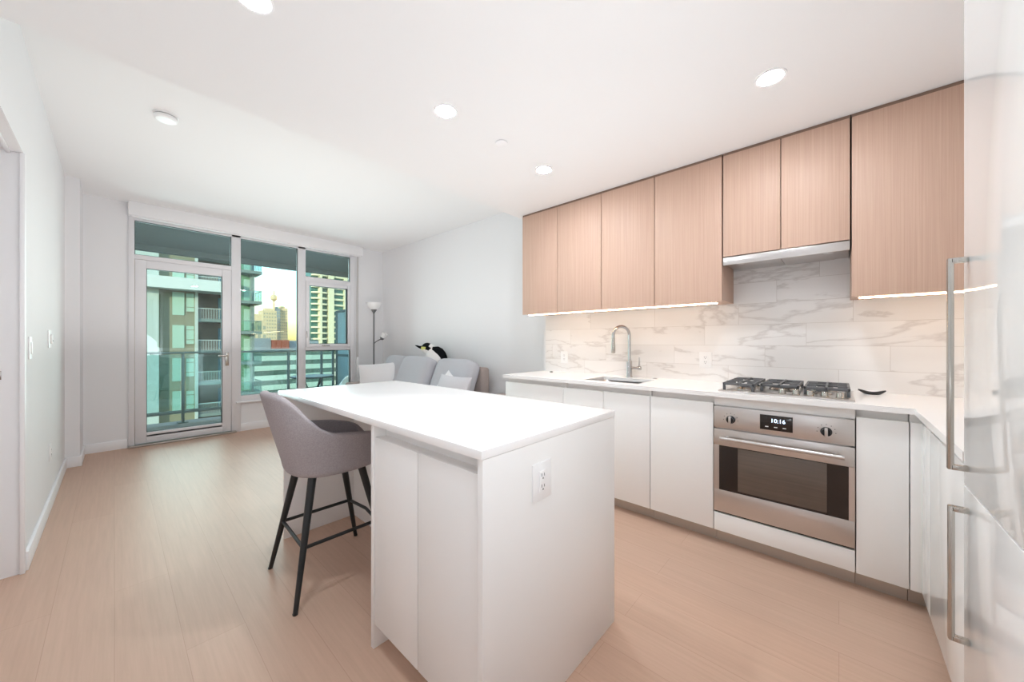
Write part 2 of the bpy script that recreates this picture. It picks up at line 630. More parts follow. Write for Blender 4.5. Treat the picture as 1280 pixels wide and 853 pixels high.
def pane(x0, x1, z0, z1, parent, y=YW + .02):
    o = B(x0, y, z0, x1, y + .008, z1).build('glass_pane', M['winglass'], parent, smooth=False)
    g = MB()
    w = .008
    g.box(x0, y - .012, z0, x0 + w, y + .014, z1).box(x1 - w, y - .012, z0, x1, y + .014, z1)
    g.box(x0, y - .012, z0, x1, y + .014, z0 + w).box(x0, y - .012, z1 - w, x1, y + .014, z1)
    g.build('gasket', M['frame_dk'], parent)
    return o


def ring(mb, x0, x1, z0, z1, w, y0, y1, bev=.003):
    mb.box(x0, y0, z0, x0 + w, y1, z1, bev).box(x1 - w, y0, z0, x1, y1, z1, bev)
    mb.box(x0 + w, y0, z0, x1 - w, y1, z0 + w, bev).box(x0 + w, y0, z1 - w, x1 - w, y1, z1, bev)
    return mb


fr = MB()
fr.box(.105, Y0, 0, .155, Y1, 2.657, .004)
fr.box(1.051, Y0, 0, 1.152, Y1, 2.657, .004)
fr.box(1.851, Y0, .40, 1.955, Y1, 2.657, .004)
fr.box(2.632, Y0, .40, 2.705, Y1, 2.657, .004)
fr.box(.155, Y0, 2.622, 2.632, Y1, 2.652, .004)
fr.box(.155, Y0, 2.172, 1.051, Y1, 2.226, .004)
fr.box(1.152, Y0, .40, 1.851, Y1, .482, .004)
fr.box(1.955, Y0, .40, 2.632, Y1, .482, .004)
fr.box(1.955, Y0, 1.085, 2.632, Y1, 1.135, .004)
fr.box(1.955, Y0, 2.135, 2.632, Y1, 2.215, .004)
fro = struct('window_1', fr, M['frame'], None, 'white framed window wall with transom, fixed and opening panes', 'window')
sh = B(1.10, Y0 - .03, .385, 2.72, Y0 + .01, .405, .003).build('window_sill', M['trim'], fro)
pane(.155, 1.051, 2.226, 2.622, fro)
pane(1.152, 1.851, .482, 2.622, fro)
pane(1.955, 2.632, 2.215, 2.622, fro)
pane(1.955, 2.632, .482, 1.085, fro)
# opening sash
ss = ring(MB(), 1.958, 2.63, 1.135, 2.135, .048, Y0 - .012, Y0 + .055)
sso = struct('window_2', ss, M['frame'], None, 'white opening window sash to the right of the fixed pane', 'window')
pane(2.006, 2.582, 1.183, 2.087, sso)
MB().box(2.18, Y0 - .026, 1.148, 2.30, Y0 - .012, 1.166, .004).box(2.215, Y0 - .04, 1.150, 2.235, Y0 - .02, 1.164, .004).build('window_latch', M['nickel'], sso)
MB().box(1.962, Y0 - .022, 1.28, 1.972, Y0 - .01, 1.38, .003).build('window_stay', M['nickel'], sso)
# door
dl = ring(MB(), .160, 1.046, .03, 2.170, .092, Y0 + .0, Y0 + .055)
dlo = struct('door_1', dl, M['frame'], None, 'white framed glass balcony door', 'door')
B(.252, Y0, .10, .954, Y0 + .055, .150, .002).build('door_rail', M['frame'], dlo)
pane(.250, .956, .148, 2.080, dlo)
hb = MB().box(.985, Y0 - .008, .90, 1.022, Y0, 1.08, .003)
hbo = hb.build('handle_plate', M['nickel'], dlo)
MB().tube([(1.003, Y0 - .006, 1.035), (1.003, Y0 - .05, 1.035)], .009).tube([(1.003, Y0 - .05, 1.035), (.97, Y0 - .052, 1.035), (.905, Y0 - .05, 1.036)], .009).build('door_handle', M['nickel'], dlo)
MB().box(.105, Y0 - .05, 0, 1.10, Y1, .022, .004).build('threshold', M['alu'], dlo)
B(.150, Y0 + .004, .02, .1585, Y1, 2.17).build('hinge_strip', M['alu'], dlo)

# blind cassette and chain
t = thing('roller_blind', (1.45, YW - .05, 2.65), 'long white roller blind cassette above the windows and door', 'blind')
MB().box(.105, YW - .11, 2.655, 2.804, YW - .002, HC - .001, .003).build('cassette', M['trim'], t)
MB().box(.13, YW - .09, 2.640, 2.78, YW - .055, 2.656, .004).build('bottom_bar', M['trim'], t)
MB().tube([(2.735, YW - .05, 2.65), (2.735, YW - .03, 1.9), (2.735, YW - .03, .95)], .0035, 6).tube([(2.755, YW - .05, 2.65), (2.755, YW - .03, 1.9), (2.755, YW - .03, .95)], .0035, 6).build('bead_chain', M['alu'], t)
MB().box(2.728, YW - .045, .62, 2.765, YW - .015, .96, .006).build('chain_guide', M['plastic'], t)

# ------------------------------------------------------------------ worktops
SX0, SX1, SY0, SY1 = 2.50, 2.84, 1.06, 1.50     # sink cut-out
wt = MB()
zt0, zt1 = .888, .915
xe = XK - .01
for a in ((2.395, -.25, 2.47, 2.285), (2.47, SY1, SX1 + .0, 2.285), (2.47, -.25, SX1, SY0), (2.47, SY0, SX0, SY1), (SX1, -.25, xe, 2.285), (1.555, YS + .01, xe, -.25)):
    wt.box(a[0], a[1], zt0, a[2], a[3], zt1)
bm = wt.bm
bmesh.ops.remove_doubles(bm, verts=bm.verts, dist=1e-5)
wo = wt.build('worktop', M['quartz'], None, smooth=False)
tag(wo, 'white quartz worktop on the kitchen base cabinets, with the sink in it', 'worktop')

# ------------------------------------------------------------------ base cabinets along the long wall
XF, XT = 2.42, 2.495
ZD0, ZD1 = .09, .848


def base_body(y0, y1, parent, top=.888):
    MB().box(XF + .022, y0 + .001, ZD0, xe, y1 - .001, top - .045).box(XF + .045, y0 + .001, top - .045, xe, y1 - .001, top).build('body', M['lacquer'], parent)
    B(XT, y0 + .001, 0, XT + .015, y1 - .001, ZD0).build('toe_kick', M['toe'], parent)


def door_panel(y0, y1, parent, z0=ZD0, z1=ZD1, name='door', x=XF):
    return B(x, y0 + .0022, z0, x + .02, y1 - .0022, z1, .0015).build(name, M['lacquer'], parent)


def base_cab(name, cuts, label, cat='cabinet'):
    y0, y1 = min(cuts), max(cuts)
    t = thing(name, ((XF + xe) / 2, (y0 + y1) / 2, 0), label, cat)
    base_body(y0, y1, t)
    for a, b in zip(cuts, cuts[1:]):
        door_panel(min(a, b), max(a, b), t)
    B(XF + .0203, y0 + .001, ZD0 + .004, XF + .0215, y1 - .001, ZD1 - .006).build('seam_shade', M['slot'], t)  # grey sheet standing in for shade in the door seams
    return t


base_cab('dishwasher_cabinet', (2.275, 1.64), 'wide white base unit with one front at the far left end of the worktop', 'cabinet')
t = thing('sink_cabinet', ((XF + xe) / 2, 1.29, 0), 'white two-door base cabinet below the sink', 'cabinet')
MB().box(XF + .022, .942, ZD0, xe, 1.639, .62).box(XF + .022, .942, .62, XF + .04, 1.639, .843).box(XF + .045, .942, .62, XF + .06, 1.639, .888).box(XF + .022, .942, .62, xe, .96, .888).box(XF + .022, 1.62, .62, xe, 1.639, .888).build('body', M['lacquer'], t)
B(XT, .942, 0, XT + .015, 1.639, ZD0).build('toe_kick', M['toe'], t)
door_panel(1.287, 1.64, t)
B(XF + .0203, .943, ZD0 + .004, XF + .0215, 1.638, ZD1 - .008).build('seam_shade', M['slot'], t)  # grey sheet, shade painted behind the sink door seams
door_panel(.941, 1.287, t)
base_cab('base_cabinet', (.941, .558), 'white single-door base cabinet between the sink unit and the oven')
t = thing('oven_cabinet', ((XF + xe) / 2, .25, 0), 'white housing cabinet around the built-in oven', 'cabinet')
oh = MB()
oh.box(XF + .022, .54, ZD0, xe, .557, .888).box(XF + .022, -.059, ZD0, xe, -.042, .888).box(XF + .022, -.042, ZD0, xe, .54, .195)
oh.box(XF + .012, -.059, .836, XF + .05, .557, .888)
oh.build('body', M['lacquer'], t)
B(XT, -.059, 0, XT + .015, .557, ZD0).build('toe_kick', M['toe'], t)
door_panel(-.06, .558, t, ZD0, .196, 'drawer')
base_cab('narrow_cabinet', (-.06, -.238), 'narrow white base cabinet right of the oven')
# short leg
YF = -.275
t = thing('corner_cabinet', (2.2, -.6, 0), 'white gloss corner base cabinet beside the fridge', 'cabinet')
MB().box(1.56, YS + .011, ZD0, XF + .022, YF - .022, .845).box(1.56, YS + .011, .845, XF + .022, YF - .045, .888).box(XF + .022, YS + .011, ZD0, xe, -.24, .888).build('body', M['lacquer'], t)
B(XF, -.2765, ZD0, XF + .02, -.2395, ZD1, .001).build('filler', M['lacquer'], t)
B(2.235, YF - .02, ZD0, XF + .019, YF, ZD1, .001).build('filler', M['gloss'], t)
B(1.692, YF - .02, ZD0, 2.232, YF, ZD1, .0015).build('door', M['gloss'], t)
B(1.56, YF - .02, ZD0, 1.689, YF, ZD1, .0015).build('side_panel', M['gloss'], t)
MB().box(1.56, YF - .085, 0, XT + .015, YF - .07, ZD0).box(XT, YF - .07, 0, XT + .015, -.239, ZD0).build('toe_kick', M['toe'], t)

# ------------------------------------------------------------------ sink and tap
t = thing('kitchen_sink', (2.67, 1.28, .70), 'stainless undermount sink let into the white worktop', 'sink')
sb = MB()


def basin(u, v):
    a = 2 * PI * u
    ca, sa = math.cos(a), math.sin(a)
    sq = lambda q: math.copysign(abs(q) ** .28, q)
    cx, cy, hx, hy = (SX0 + SX1) / 2, (SY0 + SY1) / 2, (SX1 - SX0) / 2 + .012, (SY1 - SY0) / 2 + .012
    if v < .55:
        k, z = 1.0 - .03 * v, .888 - .19 * v / .55
    else:
        w = (v - .55) / .45
        k, z = (1.0 - .03 * .55) * (1 - w), .698 - .012 * math.sin(w * PI / 2)
    return (cx + hx * k * sq(ca), cy + hy * k * sq(sa), z)


sb.grid(basin, 48, 12, wrap_u=True)
so = sb.build('basin', M['steel'], t)
sm = so.modifiers.new('thickness', 'SOLIDIFY')
sm.thickness = .002
MB().lathe([(.0, .001), (.038, .001), (.04, .004), (.03, .006), (.0, .005)], (2.67, 1.28, .686)).build('drain', M['chrome'], t)

tx, ty = 2.93, 1.315
t = thing('kitchen_tap', (tx, ty, .915), 'tall chrome pull-down tap standing behind the sink', 'tap')
MB().lathe([(.0, 0), (.027, 0), (.027, .006), (.023, .012), (.023, .135), (.020, .14), (.0, .14)], (tx, ty, .915)).build('tap_body', M['chrome'], t)
sp = [(tx, ty, 1.05), (tx, ty, 1.20), (tx, ty, 1.27)]
dirx, diry = -.86, .51
R_ = .078
for k in range(1, 13):
    a = PI * k / 12
    d = R_ * (1 - math.cos(a))
    sp.append((tx + dirx * d, ty + diry * d, 1.27 + R_ * .95 * math.sin(a)))
sp.append((tx + dirx * 2 * R_, ty + diry * 2 * R_, 1.245))
MB().tube(sp, .0125, 16).build('spout', M['chrome'], t)
MB().lathe([(.0, .0), (.014, .0), (.0165, .006), (.0165, .055), (.014, .1), (.0135, .13), (.0, .13)], (sp[-1][0], sp[-1][1], 1.12)).build('spray_head', M['nickel'], t)
lv = MB().tube([(tx, ty - .015, .995), (tx, ty - .075, .995)], .011, 12)
lv.lathe([(.0, -.014), (.016, -.014), (.018, 0), (.016, .014), (.0, .014)], (tx, ty - .085, .995), axis='y')
lv.tube([(tx, ty - .085, 1.0), (tx - .005, ty - .088, 1.05), (tx - .012, ty - .09, 1.085)], [.008, .006, .004], 10)
lv.build('tap_lever', M['chrome'], t)
o = MB().lathe([(.0, 0), (.018, 0), (.018, .004), (.013, .007), (.0, .007)], (2.93, 1.10, .915)).build('air_switch', M['chrome'], None, origin=(2.93, 1.10, .915))
tag(o, 'small round chrome button on the worktop right of the tap', 'button')
o = MB().lathe([(.0, 0), (.016, 0), (.016, .003), (.008, .012), (.0, .013)], (2.88, 2.09, .915)).build('sink_stopper', M['slot'], None, origin=(2.88, 2.09, .915))
tag(o, 'small grey stopper at the far left of the worktop by the marble', 'stopper')

# ------------------------------------------------------------------ cooktop
CX0, CX1, CY0, CY1 = 2.462, 2.945, -.06, .545
t = thing('gas_cooktop', (2.70, .24, .915), 'stainless gas cooktop with grey cast iron grates above the oven', 'cooktop')
B(CX0, CY0, .915, CX1, CY1, .9235, .003).build('hob_plate', M['steel'], t)
burn = [(2.60, .42, .038), (2.82, .42, .03), (2.70, .25, .055), (2.83, .06, .04)]
burn.append((2.64, .07, .03))
for bx, by, r in burn:
    b = MB().lathe([(.0, 0), (r + .014, 0), (r + .014, .006), (r + .004, .013), (r, .016), (.0, .016)], (bx, by, .923)).build('burner', M['nickel'], t)
    MB().lathe([(.0, 0), (r - .004, 0), (r - .004, .007), (r - .01, .011), (.0, .011)], (bx, by, .939)).build('burner_cap', M['iron'], b)
for gy0, gy1 in ((.365, .525), (.165, .345), (-.045, .145)):
    g = MB()
    gx0 = 2.49 if gy0 > .3 else 2.565
    gx1 = 2.935
    zt = .968
    w = .011
    g.box(gx0, gy0, zt - .015, gx1, gy0 + w, zt, .002).box(gx0, gy1 - w, zt - .015, gx1, gy1, zt, .002)
    g.box(gx0, gy0, zt - .015, gx0 + w, gy1, zt, .002).box(gx1 - w, gy0, zt - .015, gx1, gy1, zt, .002)
    ym = (gy0 + gy1) / 2
    xm = (gx0 + gx1) / 2
    g.box(xm - w / 2, gy0, zt - .012, xm + w / 2, gy1, zt, .002)
    for xa, xb in ((gx0, gx0 + .085), (xm - .08, xm + .08), (gx1 - .085, gx1)):
        g.box(xa, ym - w / 2, zt - .012, xb, ym + w / 2, zt + .002, .002)
    for xq in ((gx0 + xm) / 2, (gx1 + xm) / 2):
        g.box(xq - w / 2, gy0, zt - .012, xq + w / 2, gy0 + .05, zt + .002, .002)
        g.box(xq - w / 2, gy1 - .05, zt - .012, xq + w / 2, gy1, zt + .002, .002)
    for fx in (gx0 + .002, gx1 - .016):
        for fy in (gy0 + .0, gy1 - .014):
            g.box(fx, fy, .923, fx + .014, fy + .014, zt - .008, .002)
    g.build('grate', M['iron'], t)
for k, ky in enumerate((.235, .175, .115, .055, -.005)):
    MB().lathe([(.0, 0), (.018, 0), (.018, .004), (.0155, .006), (.0145, .026), (.012, .029), (.0, .029)], (2.515, ky, .923), 20).build('control_knob', M['nickel'], t)

t = thing('spoon_rest', (2.90, -.13, .915), 'small dark curved spoon rest lying right of the cooktop', 'spoon rest')
pts = [(2.93 - .05 * math.sin(PI * k / 10) ** 1.0, -.085 - .011 * k, .935 - .013 * math.sin(PI * k / 10)) for k in range(11)]
MB().tube(pts, [.004 + .006 * math.sin(PI * k / 10) ** .5 for k in range(11)], 10).build('rim', M['black'], t)
MB().lathe([(.0, 0), (.03, 0), (.045, .008), (.047, .014), (.043, .012), (.0, .004)], (2.925, -.14, .915), 24).build('dish', M['quartz'], t)

# ------------------------------------------------------------------ oven
OX = 2.415
t = thing('built_in_oven', (2.6, .249, .2), 'stainless steel built-in oven with dark window in the base cabinets', 'oven')
B(OX + .02, -.041, .20, 2.95, .539, .834).build('oven_body', M['steel'], t)
cp = B(OX, -.058, .705, OX + .022, .556, .832, .002).build('control_panel', M['steel'], t)
ds = B(OX - .002, .181, .73, OX + .002, .326, .812, .0015).build('display', M['black_gl'], t)
tx_ = bpy.data.curves.new('clock_digits', 'FONT')
tx_.body = '10:16'
tx_.size = .030
tx_.align_x = 'CENTER'
tx_.align_y = 'CENTER'
tx_.extrude = .0003
tx_.materials.append(M['digits'])
to0 = bpy.data.objects.new('digits_source', tx_)
COL.objects.link(to0)
bpy.context.view_layer.update()
to = bpy.data.objects.new('clock_digits', bpy.data.meshes.new_from_object(to0.evaluated_get(bpy.context.evaluated_depsgraph_get())))
bpy.data.objects.remove(to0)
COL.objects.link(to)
to.parent = ds
to.rotation_euler = (PI / 2, 0, -PI / 2)
to.location = Vector((OX - .0027, .245, .782)) - wloc(ds)
for ky in (.287, .247, .209):
    B(OX - .0026, ky, .746, OX - .0018, ky + .015, .750).build('touch_key', M['plastic'], ds)
for ky in (.468, .047):
    k = MB().lathe([(.0, 0), (.023, 0), (.023, -.006), (.019, -.010), (.0175, -.024), (.0, -.024)], (OX, ky, .760), 28, axis='x').build('oven_knob', M['black'], t)
    B(OX - .032, ky - .0065, .738, OX - .012, ky + .0065, .782, .003).build('knob_grip', M['steel'], k)
    mk = MB()
    for a in range(-3, 4):
        an = a * .55
        mk.box(OX - .0006, ky + .036 * math.sin(an) - .002, .760 + .036 * math.cos(an) - .002, OX + .0004, ky + .036 * math.sin(an) + .002, .760 + .036 * math.cos(an) + .002)
    mk.build('dial_mark', M['slot'], k)
dz0, dz1 = .208, .698
od = ring(MB(), 0, 1, 0, 1, .1, 0, 1) if False else MB()
gy0, gy1, gz0, gz1 = -.036, .528, .338, .601
od.box(OX, -.058, dz0, OX + .022, .556, gz0, .002).box(OX, -.058, gz1, OX + .022, .556, dz1, .002)
od.box(OX, -.058, gz0, OX + .022, gy0, gz1).box(OX, gy1, gz0, OX + .022, .556, gz1)
odo = od.build('oven_door', M['steel'], t)
B(OX + .001, gy0, gz0, OX + .015, gy1, gz1).build('door_glass', M['black_gl'], odo)
B(OX - .0005, .045, gz0 + .012, OX + .003, .432, gz1 - .004, .0005).build('viewing_window', M['oven_in'], odo)
hd = MB().tube([(OX - .045, -.02, .652), (OX - .045, .515, .652)], .0105, 16)
for y in (.01, .485):
    hd.tube([(OX + .004, y, .652), (OX - .045, y, .652)], .008, 12)
hd.build('oven_handle', M['steel'], odo)
MB().box(OX + .012, -.056, .1985, OX + .03, .554, .2075).build('oven_vent', M['black'], t)

# ------------------------------------------------------------------ range hood and wall cabinets
XU = 2.67
ZU0, ZUR, ZUH, ZU1 = 1.478, 1.457, 1.768, 2.428


def upper_cab(y0, y1, z0, label, cuts=None, filler=True):
    t = thing('wall_cabinet', ((XU + XK) / 2, (y0 + y1) / 2, z0), label, 'cabinet', 'oak wall cabinets above the worktop')
    MB().box(XU + .021, y0 + .0008, z0 + .012, XK - .011, y1 - .0008, ZU1).build('body', M['wood'], t)
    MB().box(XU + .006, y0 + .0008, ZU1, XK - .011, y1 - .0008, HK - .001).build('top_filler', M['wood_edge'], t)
    B(XU + .0203, y0 + .0015, z0 + .014, XU + .0208, y1 - .0015, ZU1 - .004).build('seam_shade', M['wood_edge'], t)  # dark sheet added so the seams between the oak doors read as shaded
    cs = cuts or [y0, y1]
    for a, b in zip(cs, cs[1:]):
        B(XU, a + .0024, z0, XU + .02, b - .0024, ZU1 - .002, .001).build('door', M['wood'], t)
    return t


upper_cab(1.875, 2.285, ZU0, 'oak wall cabinet at the far left end of the upper row')
upper_cab(1.437, 1.875, ZU0, 'oak wall cabinet second from the far end of the upper row')
upper_cab(1.006, 1.437, ZU0, 'oak wall cabinet third from the far end of the upper row')
upper_cab(.566, 1.006, ZU0, 'tall oak wall cabinet directly left of the range hood')
upper_cab(-.046, .562, ZUH, 'short two-door oak wall cabinet directly above the range hood', [-.046, .257, .562])
upper_cab(-.75, -.05, ZUR, 'wide oak wall cabinet right of the range hood, by the fridge')

t = thing('range_hood', (2.84, .258, 1.70), 'slim stainless range hood under the short oak wall cabinet', 'range hood')
hb = MB()
hb.box(XU - .002, -.044, 1.712, XU + .02, .560, 1.762, .002)
hb.box(XU + .02, -.044, 1.730, XK - .012, .560, 1.765, .001)
hb.build('hood_body', M['steel'], t)
MB().box(XU + .035, .02, 1.724, XK - .03, .255, 1.731, .002).box(XU + .035, .265, 1.724, XK - .03, .50, 1.731, .002).build('filter', M['steel'], t)
for y in (.045, .475):
    MB().lathe([(.0, 0), (.022, 0), (.026, .004), (.026, .008)], (XU + .06, y, 1.719), 24).build('hood_lamp', M['plastic'], t)

for y0, y1, z, lab in ((.60, 2.24, ZU0, 'warm glowing light strip under the four left oak wall cabinets'), (-.72, -.075, ZUR, 'warm glowing light strip under the oak wall cabinet by the fridge')):
    t = thing('under_cabinet_light', (XU + .06, (y0 + y1) / 2, z), lab, 'light strip', 'light strips under the wall cabinets')
    MB().box(XU + .030, y0, z - .001, XU + .062, y1, z + .0115, .001).build('housing', M['alu'], t)
    MB().box(XU + .034, y0 + .005, z - .008, XU + .058, y1 - .005, z - .0008).build('diffuser', M['strip'], t)

# ------------------------------------------------------------------ fridge tower
FX0, FX1, FYF = .80, 1.54, -.25
t = thing('fridge_freezer', (1.17, -.6, 0), 'tall white gloss panelled fridge freezer with two long bar handles', 'fridge')
MB().box(FX0, YS + .002, .09, FX1 - .0, FYF - .023, 2.43, .001).build('fridge_body', M['lacquer'], t)
MB().box(FX0, FYF - .09, 0, FX1, FYF - .075, .09).build('toe_kick', M['toe'], t)
ud = B(FX0, FYF - .022, .832, FX1, FYF, 2.16, .0015).build('fridge_door', M['gloss'], t)
ld = B(FX0, FYF - .022, .09, FX1, FYF, .827, .0015).build('freezer_drawer', M['gloss'], t)
B(FX0, FYF - .022, 2.164, FX1, FYF, 2.43, .0015).build('top_panel', M['gloss'], t)
for d, z0, z1, hx in ((ud, .874, 1.436, 1.498), (ld, .426, .781, 1.488)):
    h = MB()
    yb = FYF + .030
    h.box(hx - .008, yb - .006, z0, hx + .008, yb + .006, z1, .003)
    for z in (z0, z1 - .014):
        h.box(hx - .008, FYF - .001, z, hx + .008, yb + .0, z + .014, .002)
    h.build('handle', M['nickel'], d)

# ------------------------------------------------------------------ island
IX0, IX1, IY0, IY1 = .672, 1.463, .722, 2.545
tag(B(IX0, IY0, .889, IX1, IY1, .915, .0015).build('island_worktop', M['quartz'], None, origin=(1.07, 1.63, .889)), 'long white quartz worktop on the kitchen island', 'worktop')
t = thing('island_cabinet', (1.07, 1.06, 0), 'white kitchen island base with two push-open doors and end panels', 'kitchen island')
MB().box(.712, .746, .10, 1.145, 1.358, .835).box(.74, .746, .835, 1.145, 1.358, .888).build('body', M['lacquer'], t)
B(IX0 + .006, IY0 + .001, 0, IX1 - .002, .745, .888, .001).build('end_panel', M['lacquer'], t)
B(IX0 + .014, 1.360, 0, 1.145, 1.380, .888, .001).build('side_panel', M['lacquer'], t)
B(.7103, .75, .104, .7115, 1.356, .83).build('seam_shade', M['slot'], t)  # grey sheet puts seam shade between the island doors
for a, b in ((.748, 1.0555), (1.0595, 1.357)):
    B(.690, a, .098, .710, b, .838, .0015).build('door', M['lacquer'], t)
B(.775, .746, 0, .79, 1.358, .10).build('toe_kick', M['lacquer'], t)
MB().box(1.146, .746, .09, IX1 - .03, IY1 - .022, .888).build('rear_cabinet_body', M['lacquer'], t)
B(1.20, .746, 0, IX1 - .09, IY1 - .022, .09).build('rear_toe_kick', M['toe'], t)
B(1.130, 1.381, 0, 1.1455, IY1 - .022, .888).build('knee_panel', M['lacquer'], t)
B(IX0 + .028, IY1 - .021, 0, IX1 - .002, IY1 - .002, .888, .001).build('far_end_panel', M['lacquer'], t)
for a, b in ((.75, 1.34), (1.343, 1.93), (1.933, 2.52)):
    B(IX1 - .03, a, .095, IX1 - .012, b, .85, .0015).build('rear_door', M['lacquer'], t)


# ------------------------------------------------------------------ outlets, switches, wall bits
def wall_plate(name, p, axis, w, h, label, cat, group=None, kind='outlet'):
    """axis: ('y',-1) plate facing -Y ; ('x',-1) facing -X ; ('x',1) facing +X"""
    t = thing(name, p, label, cat, group)
    P = Vector(p)
    ax, s = axis

    def bx(mb, a0, z0, a1, z1, d0, d1, bev=0):
        if ax == 'y':
            mb.box(P.x + a0, P.y + s * d0, P.z + z0, P.x + a1, P.y + s * d1, P.z + z1, bev)
        else:
            mb.box(P.x + s * d0, P.y + a0, P.z + z0, P.x + s * d1, P.y + a1, P.z + z1, bev)
        return mb
    bx(MB(), -w / 2, -h / 2, w / 2, h / 2, 0, .006, .002).build('cover_plate', M['plastic'], t)
    if kind == 'outlet':
        ins = bx(MB(), -.0165, -.034, .0165, .034, .005, .0085, .001).build('receptacle', M['plastic'], t)
        m = MB()
        for zc in (.018, -.018):
            bx(m, -.008, zc - .002, -.0055, zc + .008, .008, .0092)
            bx(m, .0055, zc - .002, .008, zc + .007, .008, .0092)
            bx(m, -.0025, zc - .011, .0025, zc - .006, .008, .0092)
        m.build('slots', M['slot'], ins)
    elif kind == 'switch':
        bx(MB(), -.0165, -.034, .0165, .034, .005, .011, .002).build('rocker', M['plastic'], t)
    else:
        bx(MB(), -.022, -.034, .022, .034, .005, .018, .004).build('controller', M['plastic'], t)
        m = MB()
        bx(m, -.006, -.020, .006, -.008, .0175, .0195)
        m.build('button', M['slot'], t)
    return t


wall_plate('power_outlet', (.939, IY0 + .001, .760), ('y', -1), .098, .122, 'white double power outlet on the end panel of the island', 'outlet', 'power outlets')
wall_plate('power_outlet', (XK - .01, .751, 1.078), ('x', -1), .085, .118, 'white power outlet on the marble left of the cooktop', 'outlet', 'power outlets')
wall_plate('power_outlet', (XK - .01, 2.03, 1.062), ('x', -1), .085, .118, 'white power outlet on the marble at the far left end of the backsplash', 'outlet', 'power outlets')
wall_plate('power_outlet', (XL, 4.30, .40), ('x', 1), .085, .122, 'white power outlet low on the left wall', 'outlet', 'power outlets')
wall_plate('light_switch', (XL, 3.36, 1.18), ('x', 1), .085, .125, 'white light switch beside the left opening', 'switch', None, 'switch')
wall_plate('thermostat', (XL, 4.27, 1.235), ('x', 1), .16, .13, 'white wall thermostat with a dark dot farther along the left wall', 'thermostat', None, 'ctl')
o = B(XL - .075, 3.166, 1.02, XL - .068, 3.17, 1.065, .001).build('strike_plate', M['nickel'], None, origin=(XL - .07, 3.168, 1.04))
tag(o, 'small metal strike plate in the jamb of the left opening', 'strike plate')

# ------------------------------------------------------------------ ceiling fittings
first = None
for x, y, lab in ((2.052, .236, 'glowing round downlight nearest the fridge, above the cooktop side'), (1.187, 1.555, 'glowing round downlight in the middle of the kitchen ceiling, over the island'),
                  (2.065, 1.565, 'glowing round downlight closest to the oak wall cabinets at their far end'), (.335, 1.555, 'glowing round downlight cut off by the top edge of the photo'),):
    if first is None:
        t = thing('downlight', (x, y, HK), lab, 'downlight', 'round downlights in the kitchen ceiling')
        MB().lathe([(.050, -.002), (.058, -.004), (.062, -.0035), (.063, 0), (.050, 0)], (x, y, HK), 40).build('trim_ring', M['trim'], t)
        MB().lathe([(.0, -.0030), (.048, -.0030), (.050, -.0015), (.050, -.0005), (.0, -.0005)], (x, y, HK), 40).build('lens', M['lens'], t)
        first = t
    else:
        t = copy_tree(first)
        t.location = (x, y, HK)
        t['label'] = lab
o = MB().lathe([(.0, -.010), (.030, -.010), (.037, -.008), (.037, -.003), (.030, -.002), (.030, 0)], (1.604, 1.541, HK), 32).build('sprinkler_cover', M['trim'], None, origin=(1.604, 1.541, HK))
tag(o, 'small round white sprinkler cover on the kitchen ceiling', 'sprinkler')
t = thing('smoke_detector', (.243, 3.51, HC), 'round white smoke detector on the living room ceiling', 'smoke detector')
MB().lathe([(.0, -.0), (.068, 0), (.068, -.008), (.060, -.010)], (.243, 3.51, HC), 40).build('mounting_base', M['plastic'], t)
MB().lathe([(.058, -.010), (.058, -.014)], (.243, 3.51, HC), 40).build('vent_gap', M['slot'], t)
MB().lathe([(.062, -.014), (.062, -.03), (.052, -.038), (.02, -.040), (.0, -.040)], (.243, 3.51, HC), 40).build('detector_body', M['plastic'], t)

# ------------------------------------------------------------------ bar stool
SXC, SYC = .775, 2.02
t = thing('bar_stool', (SXC, SYC, 0), 'grey upholstered bucket bar stool on black legs beside the island', 'stool')
KEY = [(0, .972), (22, .972), (33, .955), (43, .925), (55, .855), (66, .798), (80, .766), (100, .752), (125, .738), (143, .722), (155, .69), (167, .645), (180, .632)]


def rim_h(a):
    a = abs(math.degrees(a))
    for (a0, h0), (a1, h1) in zip(KEY, KEY[1:]):
        if a <= a1:
            k = (a - a0) / (a1 - a0)
            k = k * k * (3 - 2 * k) * .5 + k * .5
            return h0 + (h1 - h0) * k
    return KEY[-1][1]


def stool_pt(u, v):
    a = (u - .5) * 2 * PI                     # 0 = back (-X)
    ca, sa = math.cos(a), math.sin(a)
    top = rim_h(a)
    zb = .556
    if v < .30:                               # underside, slightly dished
        k = v / .30
        z = zb - .004 * (1 - k * k)
        s = k * .86
        h = 0
    elif v < .5:                              # rounded turn
        w = (v - .30) / .20
        s = .86 + .14 * math.sin(w * PI / 2)
        z = zb + .05 * (1 - math.cos(w * PI / 2))
        h = 0
    else:
        w = (v - .5) / .5
        s = 1.0
        z = zb + .05 + (top - zb - .05) * w
        h = (z - .606)
    e = .80
    sq = lambda q: math.copysign(abs(q) ** e, q)
    rb = .225 + h * .272                        # back radius grows with height
    rf = .238 + h * .02
    ry = .205 + min(h, .16) * .20 - max(0, h - .22) * .22
    x = SXC - sq(ca) * s * (rb if ca > 0 else rf) + .012
    y = SYC + sq(sa) * s * ry
    return (x, y, z)


st = MB()
st.grid(stool_pt, 72, 30, wrap_u=True)
so = st.build('shell', M['stool'], t, angle=80)
md = so.modifiers.new('padding', 'SOLIDIFY')
md.thickness = .036
md.offset = -1
md.use_even_offset = False
b2 = so.modifiers.new('soft', 'SUBSURF')
b2.levels = b2.render_levels = 1


